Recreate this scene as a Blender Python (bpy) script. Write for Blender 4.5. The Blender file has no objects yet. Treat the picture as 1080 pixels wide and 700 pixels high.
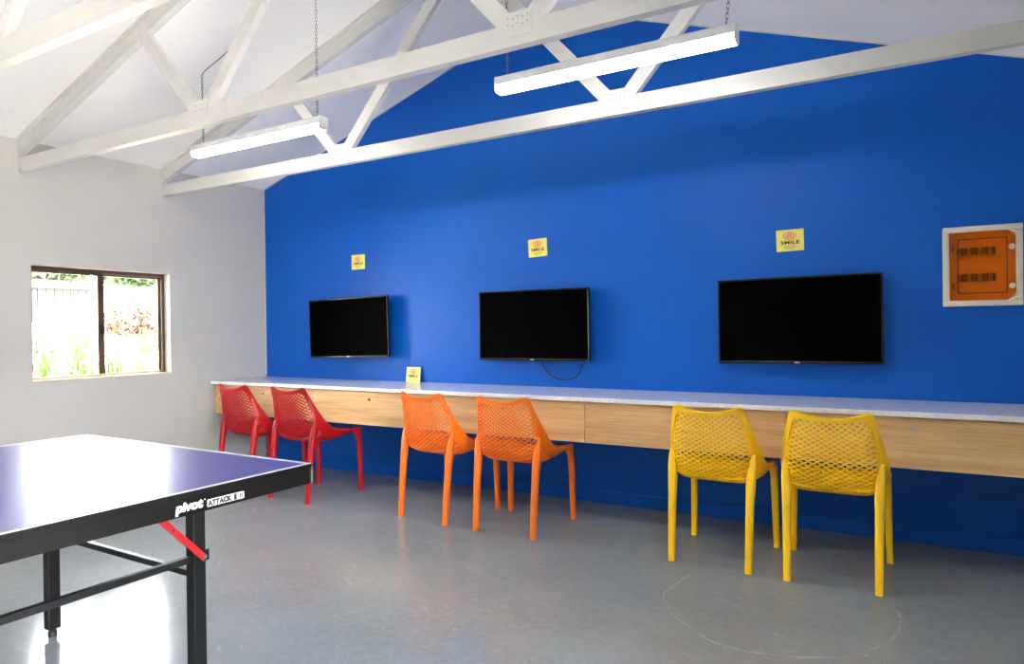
import bpy, bmesh, math, random
from mathutils import Vector, Matrix, Quaternion

random.seed(7)
SC = bpy.context.scene
COL = SC.collection
PI = math.pi
R = math.radians

# ------------------------------------------------------------------ camera
# blue wall = plane y 0, left wall = plane x 0, floor = z 0, metres
CAM = dict(f=721.5, yaw=-30.303, pitch=-0.313, roll=-0.693, loc=(5.415, -4.529, 1.25))
cd = bpy.data.cameras.new('camera')
cd.sensor_width = 36.0
cd.lens = CAM['f'] / 1080 * 36
cd.clip_start = 0.05
cam = bpy.data.objects.new('camera', cd)
COL.objects.link(cam)
yw, pt, rl = R(CAM['yaw']), R(CAM['pitch']), R(CAM['roll'])
F = Vector((math.sin(yw) * math.cos(pt), math.cos(yw) * math.cos(pt), math.sin(pt)))
R0 = F.cross(Vector((0, 0, 1))).normalized()
U0 = R0.cross(F)
RV = R0 * math.cos(rl) + U0 * math.sin(rl)
UV = -R0 * math.sin(rl) + U0 * math.cos(rl)
M = Matrix((RV, UV, -F)).transposed().to_4x4()
M.translation = Vector(CAM['loc'])
cam.matrix_world = M
SC.camera = cam

# ------------------------------------------------------------------ light
vs = SC.view_settings
vs.view_transform = 'Standard'
vs.look = 'None'
vs.gamma = 1.0
vs.use_curve_mapping = False
vs.exposure = 1.5
SC.cycles.max_bounces = 12
SC.cycles.diffuse_bounces = 7
SC.cycles.sample_clamp_indirect = 12.0

W = bpy.data.worlds.new('world')
SC.world = W
W.use_nodes = True
wn = W.node_tree.nodes
wl = W.node_tree.links
wn.clear()
sky = wn.new('ShaderNodeTexSky')
sky.sky_type = 'NISHITA'
sky.sun_disc = False
sky.sun_elevation = R(52)
sky.sun_rotation = R(110)
hs = wn.new('ShaderNodeHueSaturation')
hs.inputs['Saturation'].default_value = 0.15
bg = wn.new('ShaderNodeBackground')
bg.inputs['Strength'].default_value = 2.9
wo = wn.new('ShaderNodeOutputWorld')
wl.new(sky.outputs[0], hs.inputs['Color'])
wl.new(hs.outputs[0], bg.inputs['Color'])
wl.new(bg.outputs[0], wo.inputs['Surface'])

sd = bpy.data.lights.new('sun', 'SUN')
sd.energy = 85.0
sd.angle = R(0.6)
sd.color = (1.0, 0.96, 0.90)
sun = bpy.data.objects.new('sun', sd)
COL.objects.link(sun)
sun.rotation_euler = Vector((0.12, 0.62, 1.0)).to_track_quat('Z', 'Y').to_euler()


def portal(loc, rot, sx, sy):
    d = bpy.data.lights.new('window_portal', 'AREA')
    d.shape = 'RECTANGLE'
    d.size, d.size_y = sx, sy
    d.cycles.is_portal = True
    o = bpy.data.objects.new('window_portal', d)
    COL.objects.link(o)
    o.location = loc
    o.rotation_euler = rot


XW = 6.07            # right wall
YF = -7.6            # wall behind the camera
WY0, WY1, WZ0, WZ1 = -2.045, -0.990, 0.903, 1.745     # window opening in the left wall
DY0, DY1, DZ1 = -6.7, -3.1, 2.2                       # wide glazed doorway in the right wall, behind the camera
portal((-0.145, (WY0 + WY1) / 2, (WZ0 + WZ1) / 2), (0, -PI / 2, 0), WZ1 - WZ0, WY1 - WY0)
portal((XW + 0.145, (DY0 + DY1) / 2, DZ1 / 2), (0, PI / 2, 0), DZ1, DY1 - DY0)

# ------------------------------------------------------------------ materials
MATS = {}


def s2l(c):
    return tuple(((x / 255) / 12.92 if x <= 10 else ((x / 255 + 0.055) / 1.055) ** 2.4) for x in c)


class Mat:
    """small wrapper round a principled node tree"""

    def __init__(self, name, col, rough=0.5, **kw):
        m = bpy.data.materials.new(name)
        m.use_nodes = True
        self.m, self.n, self.l = m, m.node_tree.nodes, m.node_tree.links
        self.p = self.n['Principled BSDF']
        c = s2l(col) if max(col) > 1 else col
        self.p.inputs['Base Color'].default_value = (*c, 1)
        self.p.inputs['Roughness'].default_value = rough
        for k, v in kw.items():
            self.p.inputs[k.replace('_', ' ')].default_value = v
        self.c = c
        MATS[name] = m

    def node(self, t, **kw):
        n = self.n.new(t)
        for k, v in kw.items():
            if k in n.inputs:
                n.inputs[k].default_value = v
            else:
                setattr(n, k, v)
        return n

    def coords(self, scale=(1, 1, 1), which='Object'):
        tc = self.node('ShaderNodeTexCoord')
        mp = self.node('ShaderNodeMapping')
        mp.inputs['Scale'].default_value = scale
        self.l.new(tc.outputs[which], mp.inputs['Vector'])
        return mp.outputs[0]

    def noise(self, scale, vec=None, detail=4, rough=0.55, dist=0.0):
        n = self.node('ShaderNodeTexNoise', Scale=scale, Detail=detail, Roughness=rough, Distortion=dist)
        if vec:
            self.l.new(vec, n.inputs['Vector'])
        return n.outputs['Fac']

    def ramp(self, fac, stops):
        r = self.node('ShaderNodeValToRGB')
        e = r.color_ramp.elements
        while len(e) < len(stops):
            e.new(0.5)
        for k, (p, c) in enumerate(stops):
            e[k].position = p
            e[k].color = (*c, 1) if len(c) == 3 else c
        self.l.new(fac, r.inputs[0])
        return r.outputs[0]

    def math(self, op, a, b=None):
        n = self.node('ShaderNodeMath', operation=op)
        for i, x in enumerate((a, b)):
            if x is None:
                continue
            if isinstance(x, (int, float)):
                n.inputs[i].default_value = x
            else:
                self.l.new(x, n.inputs[i])
        return n.outputs[0]

    def mix(self, fac, a, b):
        n = self.node('ShaderNodeMix', data_type='RGBA')
        for k, x in ((0, fac), (6, a), (7, b)):
            if isinstance(x, (int, float)):
                n.inputs[k].default_value = x
            elif isinstance(x, tuple):
                n.inputs[k].default_value = (*x, 1)
            else:
                self.l.new(x, n.inputs[k])
        return n.outputs[2]

    def set(self, inp, out):
        self.l.new(out, self.p.inputs[inp])
        return self

    def bump(self, fac, strength=0.1, dist=0.01):
        b = self.node('ShaderNodeBump', Strength=strength, Distance=dist)
        self.l.new(fac, b.inputs['Height'])
        self.l.new(b.outputs[0], self.p.inputs['Normal'])
        return self


def vary(m, amount, scale, vec=None):
    f = m.noise(scale, vec or m.coords())
    a = tuple(x * (1 - amount) for x in m.c)
    b = tuple(min(1, x * (1 + amount)) for x in m.c)
    m.set('Base Color', m.ramp(f, [(0.3, a), (0.7, b)]))
    return m


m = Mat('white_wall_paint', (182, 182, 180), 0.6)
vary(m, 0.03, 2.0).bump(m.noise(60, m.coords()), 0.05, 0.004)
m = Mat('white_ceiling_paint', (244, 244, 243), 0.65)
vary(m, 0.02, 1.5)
m = Mat('white_timber_paint', (205, 204, 201), 0.42)
vary(m, 0.025, 6, m.coords((1, 6, 6))).bump(m.noise(40, m.coords((0.3, 4, 4))), 0.06, 0.003)
m = Mat('blue_wall_paint', (0, 87, 187), 0.45)
vary(m, 0.05, 1.3).bump(m.noise(80, m.coords()), 0.04, 0.003)
m.p.inputs['Specular IOR Level'].default_value = 0.22
m = Mat('cream_bead', (214, 206, 190), 0.5)

# floor: grey sealed concrete, scuffed
m = Mat('grey_sealed_floor', (118, 122, 128), 0.25)
v = m.coords()
base = m.ramp(m.noise(1.1, v, 6, 0.6), [(0.3, s2l((130, 137, 141))), (0.7, s2l((146, 153, 157)))])
fine = m.ramp(m.noise(26, v, 5, 0.7), [(0.42, (0, 0, 0)), (0.75, (1, 1, 1))])
col = m.mix(m.math('MULTIPLY', fine, 0.30), base, s2l((168, 174, 178)))
# thin scratches: stretched noise in two directions, kept only at the peaks
sc1 = m.coords((3, 46, 1))
sc1n = m.node('ShaderNodeVectorRotate', Angle=0.6)
m.l.new(v, sc1n.inputs['Vector'])
mp1 = m.node('ShaderNodeMapping')
mp1.inputs['Scale'].default_value = (2.2, 40, 1)
m.l.new(sc1n.outputs[0], mp1.inputs['Vector'])
k1 = m.ramp(m.noise(1.6, mp1.outputs[0], 3, 0.5, 0.8), [(0.66, (0, 0, 0)), (0.72, (1, 1, 1))])
sc2n = m.node('ShaderNodeVectorRotate', Angle=-0.9)
m.l.new(v, sc2n.inputs['Vector'])
mp2 = m.node('ShaderNodeMapping')
mp2.inputs['Scale'].default_value = (3, 52, 1)
m.l.new(sc2n.outputs[0], mp2.inputs['Vector'])
k2 = m.ramp(m.noise(1.5, mp2.outputs[0], 3, 0.5, 1.2), [(0.68, (0, 0, 0)), (0.74, (1, 1, 1))])
scr = m.math('MAXIMUM', k1, k2)
col = m.mix(m.math('MULTIPLY', scr, 0.22), col, s2l((204, 206, 208)))
# pale scuffed ring worn into the floor in front of the yellow chairs
sx = m.node('ShaderNodeSeparateXYZ')
wob = m.node('ShaderNodeTexNoise', Scale=2.2, Detail=2)
m.l.new(v, wob.inputs['Vector'])
m.l.new(v, sx.inputs[0])
dx = m.math('SUBTRACT', sx.outputs[0], 4.88)
dy = m.math('SUBTRACT', sx.outputs[1], -1.32)
rr = m.math('SQRT', m.math('ADD', m.math('POWER', dx, 2), m.math('POWER', dy, 2)))
rr = m.math('ADD', rr, m.math('MULTIPLY', m.math('SUBTRACT', wob.outputs['Fac'], 0.5), 0.16))
ring = m.math('LESS_THAN', m.math('ABSOLUTE', m.math('SUBTRACT', rr, 0.485)), 0.004)
ring = m.math('MULTIPLY', ring, m.ramp(m.noise(9, v, 4, 0.7), [(0.40, (0, 0, 0)), (0.6, (1, 1, 1))]))
ring = m.math('MULTIPLY', ring, m.math('LESS_THAN', dy, 0.22))
col = m.mix(m.math('MULTIPLY', ring, 0.34), col, s2l((214, 215, 217)))
# a few pale specks
sp = m.node('ShaderNodeTexVoronoi', Scale=7)
m.l.new(v, sp.inputs['Vector'])
spk = m.math('LESS_THAN', sp.outputs['Distance'], 0.035)
col = m.mix(m.math('MULTIPLY', spk, 0.45), col, s2l((224, 226, 228)))
m.set('Base Color', col)
rg = m.node('ShaderNodeMapRange')
rg.inputs['To Min'].default_value = 0.11
rg.inputs['To Max'].default_value = 0.22
m.l.new(m.noise(5, v, 5, 0.65), rg.inputs['Value'])
m.set('Roughness', rg.outputs[0])
m.bump(m.noise(7, v, 6, 0.7), 0.05, 0.006)

# worktop marble
m = Mat('white_marble', (226, 226, 228), 0.14)
v = m.coords()
nv = m.noise(7, v, 8, 0.7, 1.4)
vein = m.ramp(nv, [(0.40, s2l((248, 248, 249))), (0.5, s2l((222, 224, 230))), (0.58, s2l((249, 249, 250)))])
gr = m.ramp(m.noise(60, v, 3, 0.6), [(0.4, s2l((230, 232, 237))), (0.62, s2l((250, 250, 250)))])
m.set('Base Color', m.mix(0.5, vein, gr))


def wood(name, c0, c1, c2, rough=0.42):
    m = Mat(name, c1, rough)
    v = m.coords((0.5, 1, 6.0))
    oi = m.node('ShaderNodeObjectInfo')
    ad = m.node('ShaderNodeVectorMath', operation='ADD')
    sc_ = m.node('ShaderNodeVectorMath', operation='SCALE', Scale=17.0)
    m.l.new(oi.outputs['Location'], sc_.inputs[0])
    m.l.new(v, ad.inputs[0])
    m.l.new(sc_.outputs[0], ad.inputs[1])
    big = m.noise(2.6, ad.outputs[0], 5, 0.6, 0.9)
    mp = m.node('ShaderNodeMapping')
    mp.inputs['Scale'].default_value = (3, 20, 18)
    m.l.new(ad.outputs[0], mp.inputs['Vector'])
    fine = m.noise(2.4, mp.outputs[0], 4, 0.6)
    c = m.ramp(big, [(0.28, s2l(c0)), (0.5, s2l(c1)), (0.7, s2l(c2))])
    f = m.ramp(fine, [(0.35, s2l(tuple(int(x * 0.84) for x in c0))), (0.6, s2l(c2))])
    m.set('Base Color', m.mix(0.3, c, f))
    m.bump(fine, 0.08, 0.002)
    return m


wood('oak_veneer', (190, 146, 94), (216, 174, 120), (232, 196, 146))

for n, c in (('red_plastic', (170, 7, 19)), ('orange_plastic', (246, 120, 20)), ('yellow_plastic', (255, 204, 6))):
    m = Mat(n, c, 0.36)
    m.bump(m.noise(220, m.coords()), 0.04, 0.001)
m = Mat('black_tv_bezel', (16, 16, 17), 0.22)
m = Mat('black_screen', (0, 0, 0), 0.7, Specular_IOR_Level=0.02)
m = Mat('black_plastic', (22, 22, 24), 0.4)
m = Mat('dark_steel', (13, 14, 16), 0.42, Specular_IOR_Level=0.3)
m = Mat('chrome', (190, 190, 192), 0.22, Metallic=1.0)
m = Mat('galvanised_chain', (120, 120, 120), 0.4, Metallic=0.8)
m = Mat('blue_table_top', (44, 38, 128), 0.33, Specular_IOR_Level=0.42)
Mat('white_line_paint', (206, 206, 208), 0.4)
m = Mat('black_apron', (11, 11, 13), 0.5, Specular_IOR_Level=0.15)
m.bump(m.noise(120, m.coords()), 0.05, 0.001)
Mat('red_strut_paint', (140, 4, 14), 0.45)
Mat('white_print', (232, 232, 232), 0.5)
Mat('black_print', (24, 24, 26), 0.5)
Mat('grey_print', (168, 160, 90), 0.6)
Mat('yellow_card', (236, 224, 104), 0.35)
Mat('orange_print', (240, 160, 40), 0.5)
Mat('pink_print', (244, 170, 130), 0.5)
Mat('blue_print', (60, 96, 190), 0.5)
m = Mat('cream_plastic', (222, 216, 200), 0.4)
m = Mat('amber_plate', (230, 186, 128), 0.4)
m = Mat('amber_door', (206, 124, 44), 0.08)
m.p.inputs['Transmission Weight'].default_value = 0.0
tr = m.node('ShaderNodeBsdfTransparent')
tr.inputs['Color'].default_value = (*s2l((255, 222, 172)), 1)
ms = m.node('ShaderNodeMixShader')
ms.inputs[0].default_value = 0.16
m.l.new(tr.outputs[0], ms.inputs[1])
m.l.new(m.p.outputs[0], ms.inputs[2])
m.l.new(ms.outputs[0], m.n['Material Output'].inputs['Surface'])
Mat('breaker_grey', (150, 140, 132), 0.5)
Mat('breaker_dark', (30, 28, 30), 0.5)
Mat('bronze_frame', (84, 66, 50), 0.4, Metallic=0.25)
Mat('lit_cream_sill', (214, 196, 160), 0.5)  # cream puts the reflected daylight on sill and bottom rail into the colour
m = Mat('lamp_casing', (226, 226, 226), 0.4)
m = Mat('lamp_diffuser', (255, 255, 255), 0.5)
m.p.inputs['Emission Color'].default_value = (1.0, 0.985, 0.96, 1)
m.p.inputs['Emission Strength'].default_value = 13.0
# window glass: mostly clear, with a glossy surface
m = Mat('window_glass', (255, 255, 255), 0.02)
tr = m.node('ShaderNodeBsdfTransparent')
gl = m.node('ShaderNodeBsdfGlossy', Roughness=0.02)
fr = m.node('ShaderNodeFresnel', IOR=1.45)
ms = m.node('ShaderNodeMixShader')
m.l.new(fr.outputs[0], ms.inputs[0])
m.l.new(tr.outputs[0], ms.inputs[1])
m.l.new(gl.outputs[0], ms.inputs[2])
m.l.new(ms.outputs[0], m.n['Material Output'].inputs['Surface'])
# outside
m = Mat('pale_bank_soil', (196, 186, 162), 0.9)
vary(m, 0.25, 3.0)
m = Mat('dry_ground', (150, 146, 136), 0.9)
vary(m, 0.2, 0.8)
m = Mat('pale_concrete', (212, 208, 200), 0.85)
vary(m, 0.08, 2.0)
Mat('dark_timber', (92, 78, 64), 0.8)
Mat('shed_wall_paint', (36, 38, 42), 0.7)
Mat('shed_roof_metal', (60, 62, 66), 0.6)
Mat('shed_door_navy', (26, 34, 52), 0.5)


def leafmat(name, a, b, scale):
    m = Mat(name, a, 0.55)
    m.set('Base Color', m.ramp(m.noise(scale, m.coords(), 3), [(0.35, s2l(a)), (0.65, s2l(b))]))
    m.p.inputs['Subsurface Weight'].default_value = 0.0


leafmat('strap_leaf_green', (28, 64, 6), (72, 108, 16), 5)
leafmat('rust_leaf', (58, 32, 22), (100, 66, 46), 9)
leafmat('tree_leaf', (22, 40, 16), (52, 74, 30), 3)
Mat('bark', (92, 78, 62), 0.9)


# ------------------------------------------------------------------ mesh helpers
class MB:
    def __init__(self):
        self.v, self.f = [], []

    def add(self, vs_, fs_):
        o = len(self.v)
        self.v += [tuple(p) for p in vs_]
        self.f += [tuple(i + o for i in q) for q in fs_]
        return self

    def box(self, x0, x1, y0, y1, z0, z1, b=0.0):
        if b <= 0:
            vs_ = [(x, y, z) for z in (z0, z1) for y in (y0, y1) for x in (x0, x1)]
            fs_ = [(0, 2, 3, 1), (4, 5, 7, 6), (0, 1, 5, 4), (2, 6, 7, 3), (0, 4, 6, 2), (1, 3, 7, 5)]
            return self.add(vs_, fs_)
        bm = bmesh.new()
        bmesh.ops.create_cube(bm, size=1)
        for q in bm.verts:
            q.co = Vector(((x0 + x1) / 2 + q.co.x * (x1 - x0), (y0 + y1) / 2 + q.co.y * (y1 - y0),
                           (z0 + z1) / 2 + q.co.z * (z1 - z0)))
        bmesh.ops.bevel(bm, geom=bm.edges[:], offset=b, segments=2, affect='EDGES', profile=0.5)
        bm.verts.index_update()
        self.add([q.co[:] for q in bm.verts], [[q.index for q in f.verts] for f in bm.faces])
        bm.free()
        return self

    def prism(self, poly, fn, a, b):
        """poly: 2D outline; fn(u, v, w) -> 3D; extruded from w=a to w=b"""
        n = len(poly)
        vs_ = [fn(u, v_, a) for u, v_ in poly] + [fn(u, v_, b) for u, v_ in poly]
        fs_ = [tuple(range(n)), tuple(range(2 * n - 1, n - 1, -1))]
        fs_ += [(i, i + n, (i + 1) % n + n, (i + 1) % n) for i in range(n)]
        return self.add(vs_, fs_)

    def loft(self, rings, closed=False, caps=True):
        n, k = len(rings[0]), len(rings)
        vs_ = [p for r_ in rings for p in r_]
        fs_ = []
        for i in range(k if closed else k - 1):
            for j in range(n):
                a, b = i * n + j, i * n + (j + 1) % n
                c, d = ((i + 1) % k) * n + (j + 1) % n, ((i + 1) % k) * n + j
                fs_.append((a, b, c, d))
        if caps and not closed:
            fs_.append(tuple(range(n - 1, -1, -1)))
            fs_.append(tuple(range((k - 1) * n, k * n)))
        return self.add(vs_, fs_)

    def tube(self, pts, r, n=8, closed=False):
        pts = [Vector(p) for p in pts]
        k = len(pts)
        rings = []
        up = None
        for i, p in enumerate(pts):
            if closed:
                t = pts[(i + 1) % k] - pts[i - 1]
            else:
                t = pts[min(i + 1, k - 1)] - pts[max(i - 1, 0)]
            t.normalize()
            if up is None:
                up = t.orthogonal().normalized()
            up = (up - t * up.dot(t)).normalized()
            w = t.cross(up)
            rad = r[i] if isinstance(r, (list, tuple)) else r
            rings.append([p + (up * math.cos(2 * PI * j / n) + w * math.sin(2 * PI * j / n)) * rad for j in range(n)])
        return self.loft(rings, closed)

    def disc(self, c, r, ax, h, n=20, rx=1.0):
        """short cylinder with axis ax ('x','y','z') from c to c+h"""
        rings = []
        for q in (0, h):
            ring_ = []
            for j in range(n):
                a, b = r * rx * math.cos(2 * PI * j / n), r * math.sin(2 * PI * j / n)
                o = {'x': (q, a, b), 'y': (a, q, b), 'z': (a, b, q)}[ax]
                ring_.append((c[0] + o[0], c[1] + o[1], c[2] + o[2]))
            rings.append(ring_)
        return self.loft(rings)

    def mesh(self, name, mat=None, smooth=0):
        me = bpy.data.meshes.new(name)
        me.from_pydata(self.v, [], self.f)
        bm = bmesh.new()
        bm.from_mesh(me)
        bmesh.ops.recalc_face_normals(bm, faces=bm.faces)
        bm.to_mesh(me)
        bm.free()
        if mat:
            me.materials.append(MATS[mat])
        if smooth:
            me.polygons.foreach_set('use_smooth', [True] * len(me.polygons))
            me.set_sharp_from_angle(angle=R(smooth))
        me.update()
        return me

    def build(self, name, mat, parent=None, smooth=0, loc=None):
        return obj(name, self.mesh(name, mat, smooth), parent, loc)


def obj(name, me, parent=None, loc=None, rot=None):
    o = bpy.data.objects.new(name, me)
    COL.objects.link(o)
    if parent:
        o.parent = parent
    if loc is not None:
        o.location = loc
    if rot is not None:
        o.rotation_euler = rot
    return o


def tag(o, label=None, cat=None, group=None, kind=None):
    for k, x in (('label', label), ('category', cat), ('group', group), ('kind', kind)):
        if x:
            o[k] = x
    return o


def thing(name, label, cat, loc=(0, 0, 0), rot=(0, 0, 0), group=None):
    o = obj(name, None, None, loc, rot)
    o.empty_display_size = 0.1
    return tag(o, label, cat, group)


def struct(o, label, cat='structure'):
    return tag(o, label, cat, None, 'structure')


def text_mesh(s, size, bold=0.0, shear=0.0, spacing=1.0):
    """flat lettering as a mesh in the xy plane, left aligned on the baseline"""
    c = bpy.data.curves.new('lettering', 'FONT')
    c.body, c.size, c.offset, c.shear, c.space_character = s, size, bold, shear, spacing
    c.extrude = 0.0004
    c.resolution_u = 3
    o = bpy.data.objects.new('lettering', c)
    COL.objects.link(o)
    dg = bpy.context.evaluated_depsgraph_get()
    me = bpy.data.meshes.new_from_object(o.evaluated_get(dg))
    bpy.data.objects.remove(o)
    bpy.data.curves.remove(c)
    return me


# ------------------------------------------------------------------ room shell
T = 0.15
ZE, ZR, XR = 2.618, 3.618, 3.036


def zc(x):
    return ZE + (ZR - ZE) * (x / XR if x <= XR else (2 * XR - x) / XR)


struct(MB().box(-T, XW + T, YF - T, T, -0.12, 0).build('floor', 'grey_sealed_floor'),
       'grey sealed concrete floor, scuffed and glossy', 'floor')
gable = [(0, 0), (XW, 0), (XW, zc(XW)), (XR, ZR), (0, ZE)]
struct(MB().prism(gable, lambda u, v_, w: (u, w, v_), 0, T).build('wall_back', 'blue_wall_paint'),
       'bright blue gable wall behind the long counter', 'wall')
# left wall round the window opening
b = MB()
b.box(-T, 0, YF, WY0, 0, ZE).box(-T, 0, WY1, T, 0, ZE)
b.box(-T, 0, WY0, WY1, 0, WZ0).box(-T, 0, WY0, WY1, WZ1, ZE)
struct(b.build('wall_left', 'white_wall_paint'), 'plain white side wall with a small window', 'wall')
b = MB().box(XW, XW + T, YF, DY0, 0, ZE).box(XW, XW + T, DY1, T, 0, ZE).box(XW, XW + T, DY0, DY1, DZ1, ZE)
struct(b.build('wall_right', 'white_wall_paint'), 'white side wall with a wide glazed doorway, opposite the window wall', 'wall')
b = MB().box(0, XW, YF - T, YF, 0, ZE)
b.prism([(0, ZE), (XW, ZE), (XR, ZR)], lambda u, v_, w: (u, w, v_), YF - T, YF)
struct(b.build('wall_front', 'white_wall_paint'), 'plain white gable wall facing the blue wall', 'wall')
OV = 0.55
k = (ZR - ZE) / XR
roofpoly = [(-OV, ZE - k * OV), (XR, ZR), (2 * XR + OV, ZE - k * OV), (2 * XR + OV, ZE - k * OV + 0.14), (XR, ZR + 0.14),
            (-OV, ZE - k * OV + 0.14)]
struct(MB().prism(roofpoly, lambda u, v_, w: (u, w, v_), YF - 0.9, T + 0.5).build('ceiling', 'white_ceiling_paint'),
       'white raked ceiling rising to a central ridge', 'ceiling')
# painted skirting under the counter, with the shadow line on top of it
struct(MB().box(0.0, XW, -0.018, 0, 0, 0.086).build('baseboard_back', 'blue_wall_paint'),
       'blue painted skirting board along the foot of the blue wall', 'skirting')
struct(MB().box(0.0, XW, -0.018, -0.0005, 0.100, 0.500).build('trim_4', 'blue_wall_paint'),  # board added so the gap below it shades to a dark line
       'blue board added under the counter to leave a dark gap above the skirting', 'trim')
# thin cream beads round the blue paint
b = MB()
b.box(0, 0.008, -0.006, 0, 0.83, ZE)
struct(b.build('trim_1', 'cream_bead'), 'thin cream bead down the corner beside the blue wall', 'trim')
for i, (xa, xb) in enumerate(((0, XR), (XR, XW))):
    b = MB()
    b.prism([(xa, zc(xa)), (xb, zc(xb)), (xb, zc(xb) - 0.009), (xa, zc(xa) - 0.009)], lambda u, v_, w: (u, w, v_), -0.008, 0)
    struct(b.build('trim_%d' % (i + 2), 'cream_bead'),
           ('thin cream bead along the left slope of the blue gable', 'thin cream bead along the right slope of the blue gable')[i], 'trim')

# window in the left wall
win = tag(obj('window_1', None, None, (-0.10, (WY0 + WY1) / 2, WZ0)), 'two pane sliding window in a bronze aluminium frame', 'window', None, 'structure')
hw, hh = (WY1 - WY0) / 2, WZ1 - WZ0


def rect_frame(y0, y1, z0, z1, w, x0, x1):
    b = MB()
    b.box(x0, x1, y0, y1, z1 - w, z1, 0.002).box(x0, x1, y0, y1, z0, z0 + w, 0.002)
    b.box(x0, x1, y0, y0 + w, z0 + w, z1 - w, 0.002).box(x0, x1, y1 - w, y1, z0 + w, z1 - w, 0.002)
    return b


b = MB()
b.box(-0.03, 0.024, -hw + 0.001, hw - 0.001, hh - 0.030, hh - 0.001, 0.002)
b.box(-0.03, 0.024, -hw + 0.001, -hw + 0.026, 0.012, hh - 0.030, 0.002).box(-0.03, 0.024, hw - 0.026, hw - 0.001, 0.012, hh - 0.030, 0.002)
b.build('window_frame', 'bronze_frame', win)
for (ya, yb, x0) in ((-hw + 0.018, 0.026, 0.002), (-0.026, hw - 0.018, -0.022)):
    b = MB().box(x0, x0 + 0.018, ya, yb, hh - 0.046, hh - 0.022, 0.002).box(x0, x0 + 0.018, ya, ya + 0.024, 0.030, hh - 0.046, 0.002)
    b.box(x0, x0 + 0.018, yb - 0.024 if yb > 0.1 else yb - 0.05, yb, 0.030, hh - 0.046, 0.002)
    s_ = b.build('sash', 'bronze_frame', win)
    MB().box(x0, x0 + 0.018, ya, yb, 0.0125, 0.030, 0.002).build('bottom_rail', 'lit_cream_sill', s_)
    MB().box(x0 + 0.006, x0 + 0.010, ya + 0.022, yb - 0.022, 0.028, hh - 0.044).build('pane', 'window_glass', s_)
MB().box(-0.049, 0.099, -hw + 0.001, hw - 0.001, 0.0, 0.012, 0.002).build('window_sill', 'lit_cream_sill', win)
MB().box(0.020, 0.032, -0.012, 0.004, 0.33, 0.42, 0.003).build('latch', 'black_plastic', win)

# glazed doorway behind the camera (daylight)
dr = tag(obj('door_1', None, None, (XW + 0.06, DY0, 0), (0, 0, PI / 2)), 'wide glazed sliding doorway opposite the window wall', 'door', None, 'structure')
dw = DY1 - DY0
b = MB().box(0.001, 0.05, -0.03, 0.03, 0, DZ1 - 0.001).box(dw - 0.05, dw - 0.001, -0.03, 0.03, 0, DZ1 - 0.001).box(0.05, dw - 0.05, -0.03, 0.03, DZ1 - 0.05, DZ1 - 0.001)
b.build('door_frame', 'bronze_frame', dr)
for i in range(2):
    xa, xb = 0.05 + i * (dw / 2 - 0.05), 0.05 + i * (dw / 2 - 0.05) + dw / 2 - 0.05
    yo = (-0.012, 0.012)[i]
    b = MB().box(xa, xb, yo - 0.01, yo + 0.01, 0.01, 0.08).box(xa, xb, yo - 0.01, yo + 0.01, DZ1 - 0.11, DZ1 - 0.05)
    b.box(xa, xa + 0.05, yo - 0.01, yo + 0.01, 0.08, DZ1 - 0.11).box(xb - 0.05, xb, yo - 0.01, yo + 0.01, 0.08, DZ1 - 0.11)
    lf = b.build('door_leaf', 'bronze_frame', dr)
    MB().box(xa + 0.05, xb - 0.05, yo - 0.003, yo + 0.003, 0.08, DZ1 - 0.11).build('pane', 'window_glass', lf)

# ------------------------------------------------------------------ roof trusses
NA, NB = 2.02, 4.05
TB, TT = 2.395, 2.487


def fxz(u, v_, w):
    return (u, w, v_)


def bar(p0, p1, w, trim0=None, trim1=None):
    """strip of width w from p0 to p1 in the xz plane; ends cut vertical / horizontal"""
    d = Vector((p1[0] - p0[0], p1[1] - p0[1])).normalized()
    n = Vector((-d.y, d.x)) * w / 2
    return [(p0[0] + n.x, p0[1] + n.y), (p1[0] + n.x, p1[1] + n.y), (p1[0] - n.x, p1[1] - n.y), (p0[0] - n.x, p0[1] - n.y)]


def clip_below(poly, z):
    out = []
    for i, p in enumerate(poly):
        q = poly[(i + 1) % len(poly)]
        if p[1] >= z:
            out.append(p)
        if (p[1] - z) * (q[1] - z) < 0:
            t = (z - p[1]) / (q[1] - p[1])
            out.append((p[0] + t * (q[0] - p[0]), z))
    return out


def clip_side(poly, x, sgn):
    out = []
    for i, p in enumerate(poly):
        q = poly[(i + 1) % len(poly)]
        a, c = (p[0] - x) * sgn, (q[0] - x) * sgn
        if a >= 0:
            out.append(p)
        if a * c < 0:
            t = a / (a - c)
            out.append((p[0] + t * (q[0] - p[0]), p[1] + t * (q[1] - p[1])))
    return out


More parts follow.
